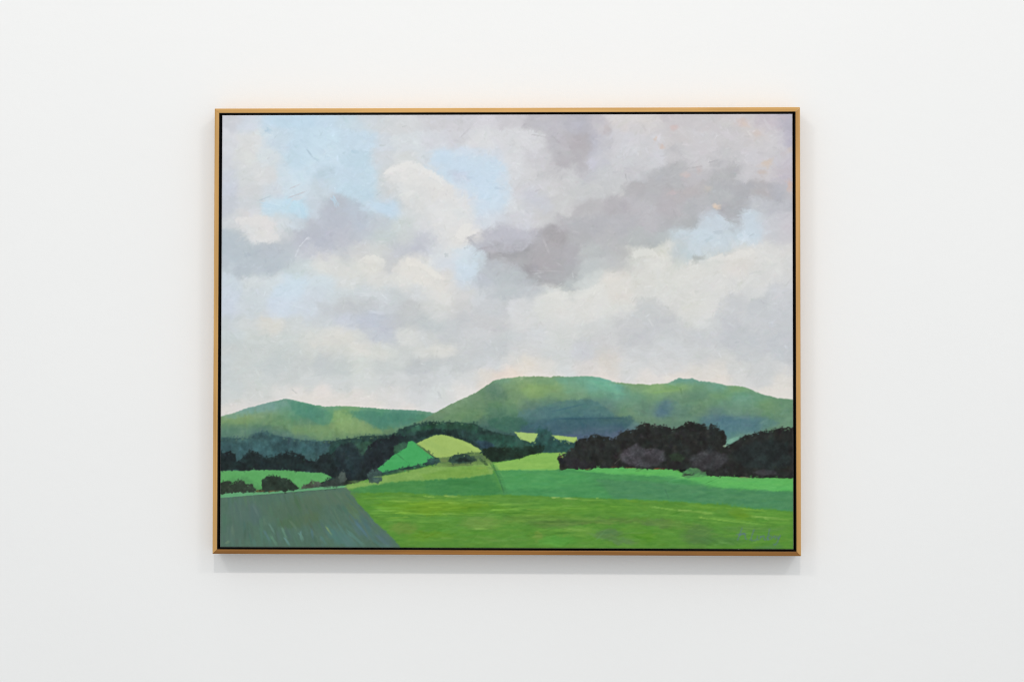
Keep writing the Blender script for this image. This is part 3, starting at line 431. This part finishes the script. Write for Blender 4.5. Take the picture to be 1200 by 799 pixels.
# big dark trees on the right
poly(flat('657 550 659 543 656 536 662 533 668 531 669 526 675 524 677 517 681 514 690 513 695 509.5 700 509 708 512 716 512 722 514 729 509 735 505 740 504 747 503 750 498 755 496 765 497.5 775 498.5 783 500 790 503 796 503.5 799 499 803 496 808 493.5 816 496 822 497 827 496.5 829 500 832 501 834 497 840 499.5 846 502 850 506 853 511 853.5 517 851 523 856 521 864 516 870 512.5 878 509 886 507.5 895 505 905 505 914 502 924 500.5 940 501 940 560 905 558 890 558.5 880 559 868 557 850 558 832 557 824 552 805 549.5 790 550 770 549 752 549 735 547 712 548 702 547 692 551 680 549 664 549'),
     (37, 38, 37), 1, .8, 1.7, lab=11, h=.15, mott=3)
r5 = np.random.default_rng(5)
daub(1400, 11, (6, 3), [0, 60, 120, 90, 30], .6, 8, r5, hh=.7, box=(655, OX+PW, 492, 562))
daub(1300, 4, (5, 3), [0, 60, 120, 90, 30], .6, 7, r5, hh=.5, box=(OX, 640, 505, 568))
daub(800, 3, (6, 3), [0, 60, 120, 90], .55, 8, r5, hh=.4, box=(380, 690, 492, 550))
daub(260, 11, (5, 3), [0, 60, 120, 90], .5, 5, r5, hh=.5, box=(OX, 565, 530, 580))
poly(flat('729 536 732 528 738 524 748 519.5 752 523 757 526 770 525 781 527.5 781 538 775 543 768 546 745 547 731 542'), (72, 69, 76), .82, 2.2, 2.2, lab=11, mott=8)
poly(flat('812 534 825 528 838 527 850 531 855 538 849 546 838 550 822 551 812 545'), (62, 61, 66), .75, 3, 2.4, lab=11, mott=7)
poly(flat('786 532 796 530 804 535 800 541 788 540'), (46, 62, 46), .8, 2, 1.4, lab=11, mott=4)
poly(flat('884 553 895 549 908 550 912 555 895 557'), (70, 70, 76), .7, 1.6, 1.4, lab=11)
poly(flat('860 530 880 518 905 514 925 520 926 545 900 550 870 545'), (34, 44, 46), .6, 3, 2, lab=11)
poly(flat('664 537 674 536 682 540 690 543 700 545 690 549 668 547'), (46, 42, 48), .7, 1.6, 1.4, lab=11)
poly(flat('800 557 803 552 810 548 820 549 828 553 830 557 820 558 808 559'), (84, 140, 88), .8, .9, 1.2)
stroke(802, 556, 816, 555, 3, (40, 46, 42), .9); stroke(806, 550, 812, 548, 2, (70, 92, 72), .7); stroke(818, 551, 828, 553, 2, (72, 100, 74), .7)
poly(flat('850 524 852 521 858 519 866 514 868 511 863 512 856 514'), (112, 158, 138), .9, .7, .8)
blob(850.5, 522.5, 2.4, 1.6, (150, 178, 150), .9, rough=.5)
stroke(768, 497, 773, 501, 2, (112, 112, 106), .8); stroke(833, 498, 829, 503, 1.6, (82, 110, 96), .7); stroke(722, 543, 730, 536, 1.2, (100, 100, 96), .6)
for (cx, cy, rx, ry, c) in [(756, 535, 25, 10, (98, 93, 103)), (834, 538, 20, 10, (82, 80, 86)), (440, 557, 8, 7, (84, 108, 104)), (830, 515, 20, 10, (56, 52, 50)), (700, 522, 20, 8, (50, 50, 48)), (905, 535, 22, 14, (48, 58, 60)), (326, 567, 14, 6, (62, 70, 60)), (280, 572, 18, 5, (70, 72, 62)), (800, 510, 14, 8, (50, 56, 50)), (760, 508, 22, 7, (48, 47, 45))]:
    for _ in range(int(rx*ry*.35)):                   # dry light scumble over the dark
        an = r5.uniform(0, 6.28); q = r5.uniform(.2, 1)**.5; L = r5.uniform(2, 6); t = r5.uniform(0, 3.14)
        x, y = cx+rx*q*math.cos(an), cy+ry*q*math.sin(an)
        stroke(x, y, x+L*math.cos(t), y+L*math.sin(t)*.6, r5.uniform(.9, 1.8), c, r5.uniform(.15, .5), h=.4, only=11, r=r5)
poly(flat('752 536 762 533 772 538 775 545 756 546'), (56, 55, 58), .5, 1.4, 1.6, lab=11)
RED = (112, 52, 34)
for (x0, y0, x1, y1, c) in [(688, 550, 694, 549, RED), (718, 547, 727, 546.5, (88, 56, 38)), (735, 548, 746, 547.5, RED), (768, 549, 776, 548.5, (140, 62, 36)), (776, 549.5, 782, 548.5, RED), (658, 536, 662, 534, (132, 88, 50)), (300, 576.5, 312, 575.5, (120, 82, 48)), (316, 576, 330, 575.3, (104, 84, 50)), (868, 558, 880, 559.5, (120, 88, 78)),
                            (655, 531, 664, 531, (150, 170, 92))]:
    stroke(x0, y0, x1, y1, 1.6, c, .85, h=.3)
for x in range(676, 926, 5):                           # ragged foot of the trees where light grass licks over it
    yb = np.interp(x, [676, 700, 735, 795, 830, 880, 926], [551, 549, 549.5, 551, 558.5, 560, 560.5])
    if r5.random() < .75: stroke(x, yb+.6, x+r5.uniform(3, 8), yb+r5.uniform(-1.2, .6), r5.uniform(1.4, 2.6), (92, 180, 88), .55, h=.3, r=r5)
stroke(828, 566, 842, 560, 1, (58, 130, 60), .6); stroke(781, 573, 786, 585, 1.6, (62, 112, 82), .5)
for (x0, x1, y, c) in [(405, 425, 568, (142, 178, 96)), (408, 434, 565, (136, 172, 84)), (380, 404, 571.5, (112, 180, 128)), (440, 470, 559, (140, 172, 92)), (470, 505, 552, (134, 172, 86)), (560, 575, 549, (150, 170, 80)), (596, 650, 545, (142, 190, 92)), (610, 660, 551, (110, 182, 98)), (850, 925, 566, (92, 190, 88)), (740, 790, 554, (92, 192, 84))]:
    stroke(x0, y, x1, y-1.2, 2.6, c, .5, h=.3)
# signature: small slanted handwriting in thin blue-grey paint
SG = (84, 108, 140)
def pen(s, ox=0, oy=0):
    p = flat(s)
    for (a, b), (c, d) in zip(p[:-1], p[1:]): stroke(a+ox, b+oy, c+ox+.01, d+oy, 2.1, SG, .55, h=.2, taper=False)
pen('871 617 868 625 865.5 632'); pen('867 627 871 623.5 875 625 874 629 877 631'); pen('864 625 876 624'); pen('879 631 880 631.5')
pen('885 619 882 627 881 632 888 631.5'); pen('889 626 888 631 891 631'); pen('892.5 626 892 631'); pen('892.5 628 896 626 896.5 631 899 631')
pen('903 618 901 628 901 631.5'); pen('903.5 626 900 628 900 631 903.5 630.5'); pen('905 626 905 631'); pen('906 629 909 626 910 631'); pen('911 626 912.5 630 916 625'); pen('914.5 627.5 911 636 907 637')
r7 = np.random.default_rng(707)
for _ in range(9000):                                  # foliage and hedge edges broken with dabs of what lies on either side
    x = r7.uniform(OX, OX+PW); y = r7.uniform(492, 582); i = min(NX-1, int((x-OX)*S)); j = min(NY-1, int((y-OY)*S))
    if LAB[j, i] not in (3, 4, 11): continue
    k = r7.integers(3, 7); jj = max(0, j-k)
    if LAB[jj, i] == LAB[j, i]:
        jj = min(NY-1, j+3)
        if LAB[jj, i] == LAB[j, i] or r7.random() < .6: continue
    if abs(IMG[jj, i].mean()-IMG[j, i].mean()) < 8: continue
    up = r7.random() < .66
    c = (IMG[j, i] if up else IMG[jj, i])+r7.normal(0, 4); an = r7.uniform(0, 3.14); L = r7.uniform(1.2, 3.4)
    yy = (OY+(j*.35+jj*.65)/S) if up else y
    stroke(x-L/2*math.cos(an), yy-L/3*math.sin(an), x+L/2*math.cos(an), yy+L/3*math.sin(an), r7.uniform(1.2, 2.6), c, r7.uniform(.4, .8), h=.4, taper=False, r=r7)
land = (LAB > 0)[..., None]
m_ = IMG.mean(2, keepdims=True)
k_ = np.select([(LAB == 10), (LAB == 8), (LAB == 5), (LAB == 1), (LAB == 2)], [.82, .86, .88, .92, .9], .93)[..., None]
IMG = np.where(land, m_+(IMG-m_)*k_, IMG)
T1, T2, T3 = fbm(5, 801, 3), fbm(9, 821, 3), fbm(3, 841, 2)
dark = np.isin(LAB, (3, 4, 11))[..., None]
IMG = np.where(dark, IMG*(1+.22*T1[..., None])+T2[..., None]*np.array((7, 12, 11))+T3[..., None]*4+np.array((1, 2, 1)), IMG)
hill = np.isin(LAB, (1, 2))[..., None]
IMG = np.where(hill, IMG+np.array((5, 7, 8))+(fbm(10, 861, 3, 6)*6+fbm(3.5, 871, 2, 2.5)*4)[..., None]*np.array((1, .9, .8)), IMG)
IMG = np.where((LAB == 9)[..., None], IMG+np.array((3, 3, 0)), IMG)
grass = np.isin(LAB, (7, 8, 9))[..., None]
IMG = np.where(grass, IMG+(fbm(14, 881, 4, 3)*7+fbm(5, 891, 2, 1.6)*4)[..., None]*np.array((1.1, .9, .5)), IMG)
IMG = IMG*.85+blur(IMG, .7)*.15
IMG = np.where(land, (IMG-120)*1.05+118, IMG)
IMG = IMG+np.where(land, .15, .3)*(IMG-blur(IMG, 1.4))
sk = (LAB == 0)[..., None]; hi = np.clip((IMG.mean(2, keepdims=True)-205)/12, 0, 1)
IMG = np.where(sk, IMG+hi*np.array((1.5, 1.5, 4)), IMG)
IMG = np.clip(IMG, 0, 255)
# ---------------------------------------------------------------- END PAINT

# ================================================================ SCENE
sc = bpy.context.scene
col = bpy.data.collections.new('gallery'); sc.collection.children.link(col)

def lin(c):
    c = np.asarray(c, float)/255
    return np.where(c <= .04045, c/12.92, ((c+.055)/1.055)**2.4)

def mat(name):
    m = bpy.data.materials.new(name); m.use_nodes = True
    nt = m.node_tree; b = nt.nodes['Principled BSDF']
    return m, nt, b
def N(nt, kind, **kw):
    n = nt.nodes.new(kind)
    for k, v in kw.items(): setattr(n, k, v)
    return n
def mesh_obj(name, verts, faces, m, parent=None, smooth=False):
    me = bpy.data.meshes.new(name); me.from_pydata([tuple(map(float, v)) for v in verts], [], faces); me.update()
    if smooth:
        for p in me.polygons: p.use_smooth = True
    o = bpy.data.objects.new(name, me); col.objects.link(o); me.materials.append(m)
    if parent: o.parent = parent
    return o

# ---- wall ---------------------------------------------------------------
mw, nt, b = mat('white_wall_paint')
b.inputs['Roughness'].default_value = .62; b.inputs['Specular IOR Level'].default_value = .25
tc = N(nt, 'ShaderNodeTexCoord')
n1 = N(nt, 'ShaderNodeTexNoise'); n1.inputs['Scale'].default_value = 1.3; n1.inputs['Detail'].default_value = 3
n2 = N(nt, 'ShaderNodeTexNoise'); n2.inputs['Scale'].default_value = 420; n2.inputs['Detail'].default_value = 4
n3 = N(nt, 'ShaderNodeTexNoise'); n3.inputs['Scale'].default_value = 22; n3.inputs['Detail'].default_value = 4
mx = N(nt, 'ShaderNodeMix', data_type='RGBA'); mx.inputs[6].default_value = (*WALL_A, 1); mx.inputs[7].default_value = (*WALL_B, 1)
for n in (n1, n2, n3): nt.links.new(tc.outputs['Object'], n.inputs['Vector'])
nt.links.new(n1.outputs['Fac'], mx.inputs['Factor']); nt.links.new(mx.outputs[2], b.inputs['Base Color'])
ad = N(nt, 'ShaderNodeMath', operation='MULTIPLY_ADD'); ad.inputs[1].default_value = 3.0
nt.links.new(n3.outputs['Fac'], ad.inputs[0]); nt.links.new(n2.outputs['Fac'], ad.inputs[2])
bp = N(nt, 'ShaderNodeBump'); bp.inputs['Strength'].default_value = .22; bp.inputs['Distance'].default_value = .0006
nt.links.new(ad.outputs[0], bp.inputs['Height']); nt.links.new(bp.outputs['Normal'], b.inputs['Normal'])
wx, wz = 5.0, 3.2
wall = mesh_obj('wall', [(-wx, 0, -wz), (wx, 0, -wz), (wx, 0, wz), (-wx, 0, wz), (-wx, .12, -wz), (wx, .12, -wz), (wx, .12, wz), (-wx, .12, wz)],
                [(0, 1, 2, 3), (7, 6, 5, 4), (3, 2, 6, 7), (1, 0, 4, 5), (0, 3, 7, 4), (2, 1, 5, 6)], mw)
wall['label'] = 'plain smooth white painted gallery wall behind the framed landscape'; wall['category'] = 'wall'; wall['kind'] = 'structure'

# ---- framed painting ------------------------------------------------------
W, H = 1.25, .951
DEPTH, GAP = .045, .003                     # frame depth, air behind the frame
Y0 = -(DEPTH+GAP)                           # front of the frame
FW = .0094                                  # width of the frame's front face
root = bpy.data.objects.new('framed_painting', None); col.objects.link(root)
root.empty_display_size = .2; root.location = (0, 0, -H/2)
root['label'] = 'large landscape painting of green hills under grey clouds in slim wooden frame'
root['category'] = 'painting'
ZC = H/2                                    # the Empty sits at the frame's foot

def wood(name, base, dark, seed, axis):
    m, nt, b = mat(name)
    tc = N(nt, 'ShaderNodeTexCoord'); mp = N(nt, 'ShaderNodeMapping')
    s = [170, 170, 170]; s[axis] = 3.2
    mp.inputs['Scale'].default_value = s; mp.inputs['Location'].default_value = (seed*3.1, seed*1.7, seed*2.3)
    n = N(nt, 'ShaderNodeTexNoise'); n.inputs['Scale'].default_value = 1; n.inputs['Detail'].default_value = 5; n.inputs['Distortion'].default_value = .4
    r = N(nt, 'ShaderNodeValToRGB'); r.color_ramp.elements[0].position = .32; r.color_ramp.elements[1].position = .68
    r.color_ramp.elements[0].color = (*dark, 1); r.color_ramp.elements[1].color = (*base, 1)
    n2 = N(nt, 'ShaderNodeTexNoise'); n2.inputs['Scale'].default_value = 7; n2.inputs['Detail'].default_value = 2
    hs = N(nt, 'ShaderNodeHueSaturation'); mr = N(nt, 'ShaderNodeMapRange'); mr.inputs[3].default_value = .84; mr.inputs[4].default_value = 1.16
    nt.links.new(tc.outputs['Object'], mp.inputs['Vector']); nt.links.new(mp.outputs['Vector'], n.inputs['Vector'])
    nt.links.new(tc.outputs['Object'], n2.inputs['Vector']); nt.links.new(n2.outputs['Fac'], mr.inputs[0]); nt.links.new(mr.outputs[0], hs.inputs['Value'])
    nt.links.new(n.outputs['Fac'], r.inputs['Fac']); nt.links.new(r.outputs['Color'], hs.inputs['Color']); nt.links.new(hs.outputs['Color'], b.inputs['Base Color'])
    bp = N(nt, 'ShaderNodeBump'); bp.inputs['Strength'].default_value = .25; bp.inputs['Distance'].default_value = .0003
    nt.links.new(n.outputs['Fac'], bp.inputs['Height']); nt.links.new(bp.outputs['Normal'], b.inputs['Normal'])
    b.inputs['Roughness'].default_value = .42; b.inputs['Specular IOR Level'].default_value = .3
    return m
mk, nt, b = mat('matte_black_paint'); b.inputs['Base Color'].default_value = (.006, .0055, .005, 1); b.inputs['Roughness'].default_value = .8; b.inputs['Specular IOR Level'].default_value = .15

frame = bpy.data.objects.new('frame', None); col.objects.link(frame); frame.parent = root; frame.location = (0, 0, ZC)
# cross-section of a rail: (distance in from the outer edge, y)
prof = [(0, Y0+.0010), (.0003, Y0+.0003), (.0010, Y0), (FW-.0010, Y0), (FW-.0003, Y0+.0003), (FW, Y0+.0010), (FW, -GAP), (0, -GAP)]
def rail(a, bb, inx, inz, m, axis):
    """mitred rail from outer corner a to outer corner bb"""
    v = []; n = len(prof)
    for (cx, cz), sx in ((a, 1), (bb, -1)):
        for u, y in prof:
            if axis == 0: v.append((cx+sx*(u+.00014), y, cz+inz*u))
            else: v.append((cx+inx*u, y, cz+sx*(u+.00014)))
    f = [(i, (i+1) % n, n+(i+1) % n, n+i) for i in range(n)]+[tuple(range(n))[::-1], tuple(range(n, 2*n))]
    o = mesh_obj('frame_rail', v, f, m, frame)
    import bmesh
    bm = bmesh.new(); bm.from_mesh(o.data); bmesh.ops.recalc_face_normals(bm, faces=bm.faces); bm.to_mesh(o.data); bm.free()
    return o
w2, h2 = W/2, H/2
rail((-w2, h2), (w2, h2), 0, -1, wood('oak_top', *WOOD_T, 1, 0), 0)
rail((-w2, -h2), (w2, -h2), 0, 1, wood('oak_bottom_shaded', *WOOD_B_SHADED, 5, 0), 0)
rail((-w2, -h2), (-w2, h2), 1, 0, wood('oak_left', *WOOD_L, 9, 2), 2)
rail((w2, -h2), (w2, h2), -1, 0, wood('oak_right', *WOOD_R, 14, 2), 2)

# black inside of the float frame: thin walls and a floor
iw, ih = w2-FW-.0002, h2-FW-.0002; t = .0012; yf, yb = Y0+.0022, -GAP-.001
v = []
for (x, z) in ((iw, ih), (iw-t, ih-t)):
    for y in (yf, yb):
        v += [(-x, y, -z), (x, y, -z), (x, y, z), (-x, y, z)]
# outer front 0-3, outer back 4-7, inner front 8-11, inner back 12-15
f = []
for i in range(4):
    j = (i+1) % 4
    f += [(i, j, 8+j, 8+i), (8+i, 8+j, 12+j, 12+i), (4+i, j+4, j, i)]
f += [(12, 13, 14, 15), (7, 6, 5, 4)]
liner = mesh_obj('gap_liner', v, f, mk, frame)

# canvas: a finely divided sheet whose vertices carry the paint's colour and its relief
CW, CH = CANVAS_W, CANVAS_H
cx0, cz0 = CANVAS_CX, CANVAS_CZ
YC = Y0+.0035
NU, NV = 1010, 768
q = np.array([[260.8, 135.8], [929.9, 135.0], [930.8, 642.1], [257.9, 641.3]])    # picture coordinates of the canvas corners
U, V = np.meshgrid(np.linspace(0, 1, NU), np.linspace(0, 1, NV))
PX = (q[0, 0]*(1-U)+q[1, 0]*U)*(1-V)+(q[3, 0]*(1-U)+q[2, 0]*U)*V
PY = (q[0, 1]*(1-U)+q[1, 1]*U)*(1-V)+(q[3, 1]*(1-U)+q[2, 1]*U)*V
def samp(A):
    x = np.clip((PX-OX)*S, 0, NX-1.001); y = np.clip((PY-OY)*S, 0, NY-1.001)
    i = x.astype(int); j = y.astype(int); fx = x-i; fy = y-j
    if A.ndim == 3: fx = fx[..., None]; fy = fy[..., None]
    return (A[j, i]*(1-fx)+A[j, i+1]*fx)*(1-fy)+(A[j+1, i]*(1-fx)+A[j+1, i+1]*fx)*fy
C3 = samp(IMG); HH = samp(HGT)
edge = np.minimum(np.minimum(U, 1-U)*CW, np.minimum(V, 1-V)*CH)
k = (np.clip(1-edge/.0011, 0, 1)*.55)[..., None]             # bare primed canvas along the fold, plus its lit rim painted in
C3 = C3*(1-k)+np.array((218, 214, 218.))*k
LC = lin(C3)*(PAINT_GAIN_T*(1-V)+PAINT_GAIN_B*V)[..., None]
rgba = np.ones((NV*NU, 4), np.float32); rgba[:, :3] = LC.reshape(-1, 3)
dep = YC-np.clip(HH, -.2, 1.6)*.0003+np.clip(1-edge/.0022, 0, 1)**2*.0016
co = np.empty((NV*NU, 3), np.float32)
co[:, 0] = ((U-.5)*CW+cx0).ravel(); co[:, 1] = dep.ravel(); co[:, 2] = ((.5-V)*CH+cz0).ravel()
idx = np.arange(NV*NU).reshape(NV, NU)
quads = np.stack([idx[1:, :-1], idx[1:, 1:], idx[:-1, 1:], idx[:-1, :-1]], -1).reshape(-1, 4)
# the turned edge goes back to the stretcher
per = np.concatenate([idx[0, :-1], idx[:-1, -1], idx[-1, :0:-1], idx[:0:-1, 0]])
nb = len(per); back = co[per].copy(); back[:, 1] = -GAP-.004
co = np.concatenate([co, back]); bi = NV*NU+np.arange(nb)
side = np.stack([per, np.roll(per, -1), np.roll(bi, -1), bi], -1)
quads = np.concatenate([quads, side]); rgba = np.concatenate([rgba, rgba[per]])
me = bpy.data.meshes.new('canvas'); nf = len(quads)
me.vertices.add(len(co)); me.vertices.foreach_set('co', co.ravel())
me.loops.add(nf*4); me.loops.foreach_set('vertex_index', quads.ravel().astype(np.int32))
me.polygons.add(nf); me.polygons.foreach_set('loop_start', (np.arange(nf)*4).astype(np.int32)); me.polygons.foreach_set('loop_total', np.full(nf, 4, np.int32))
sm = np.ones(nf, bool); sm[-len(side):] = False
me.polygons.foreach_set('use_smooth', sm)
me.update(calc_edges=True)
at = me.color_attributes.new('paint', 'FLOAT_COLOR', 'POINT'); at.data.foreach_set('color', rgba.ravel())
mc, nt, b = mat('oil_paint_on_canvas')
an = N(nt, 'ShaderNodeAttribute', attribute_name='paint'); nt.links.new(an.outputs['Color'], b.inputs['Base Color'])
tc = N(nt, 'ShaderNodeTexCoord')
wv = []
for d in ('X', 'Z'):
    w_ = N(nt, 'ShaderNodeTexWave', wave_type='BANDS', bands_direction=d); w_.inputs['Scale'].default_value = 190; w_.inputs['Distortion'].default_value = 1.2; w_.inputs['Detail'].default_value = 1
    nt.links.new(tc.outputs['Object'], w_.inputs['Vector']); wv.append(w_)
mm = N(nt, 'ShaderNodeMath', operation='MULTIPLY'); nt.links.new(wv[0].outputs['Fac'], mm.inputs[0]); nt.links.new(wv[1].outputs['Fac'], mm.inputs[1])
bp = N(nt, 'ShaderNodeBump'); bp.inputs['Strength'].default_value = .16; bp.inputs['Distance'].default_value = .0003
nt.links.new(mm.outputs[0], bp.inputs['Height']); nt.links.new(bp.outputs['Normal'], b.inputs['Normal'])
b.inputs['Roughness'].default_value = .5; b.inputs['Specular IOR Level'].default_value = .14
canvas = bpy.data.objects.new('canvas', me); col.objects.link(canvas); me.materials.append(mc); canvas.parent = root; canvas.location = (0, 0, ZC)

# ---- light ----------------------------------------------------------------
wd = bpy.data.worlds.new('World'); sc.world = wd; wd.use_nodes = True
nt = wd.node_tree; bg = nt.nodes['Background']; tc = N(nt, 'ShaderNodeTexCoord')
dp = N(nt, 'ShaderNodeVectorMath', operation='DOT_PRODUCT'); dp.inputs[1].default_value = (.12, -.75, .55)   # the room is brightest in front of and above the wall, darkest at the floor
mr = N(nt, 'ShaderNodeMapRange'); mr.inputs[1].default_value = -1; mr.inputs[2].default_value = 1
rp = N(nt, 'ShaderNodeValToRGB'); el = rp.color_ramp.elements
for k, (p, c) in enumerate(WORLD_RAMP):
    e = el[k] if k < 2 else el.new(p)
    e.position = p; e.color = (*c, 1)
nt.links.new(tc.outputs['Generated'], dp.inputs[0]); nt.links.new(dp.outputs['Value'], mr.inputs[0]); nt.links.new(mr.outputs[0], rp.inputs['Fac'])
nt.links.new(rp.outputs['Color'], bg.inputs[0]); bg.inputs[1].default_value = 1
def area(name, loc, sx, sy, power, c, target=(0, 0, -.05)):
    l = bpy.data.lights.new(name, 'AREA'); l.shape = 'RECTANGLE'; l.size = sx; l.size_y = sy; l.energy = power; l.color = c
    o = bpy.data.objects.new(name, l); col.objects.link(o); o.location = loc
    d = np.array(target)-np.array(loc); import mathutils
    o.rotation_euler = mathutils.Vector(d).to_track_quat('-Z', 'Y').to_euler(); return o
for L in LIGHTS: area(*L)

# ---- camera -----------------------------------------------------------------
cd = bpy.data.cameras.new('camera'); cd.lens = 50; cd.sensor_width = 36; cd.clip_end = 100; cd.clip_start = .05
cam = bpy.data.objects.new('camera', cd); col.objects.link(cam)
cam.location = CAM_LOC; cam.rotation_euler = CAM_ROT
sc.camera = cam
sc.cycles.filter_width = 1.15
sc.view_settings.view_transform = 'Standard'; sc.view_settings.look = 'None'; sc.view_settings.exposure = 0; sc.view_settings.gamma = 1
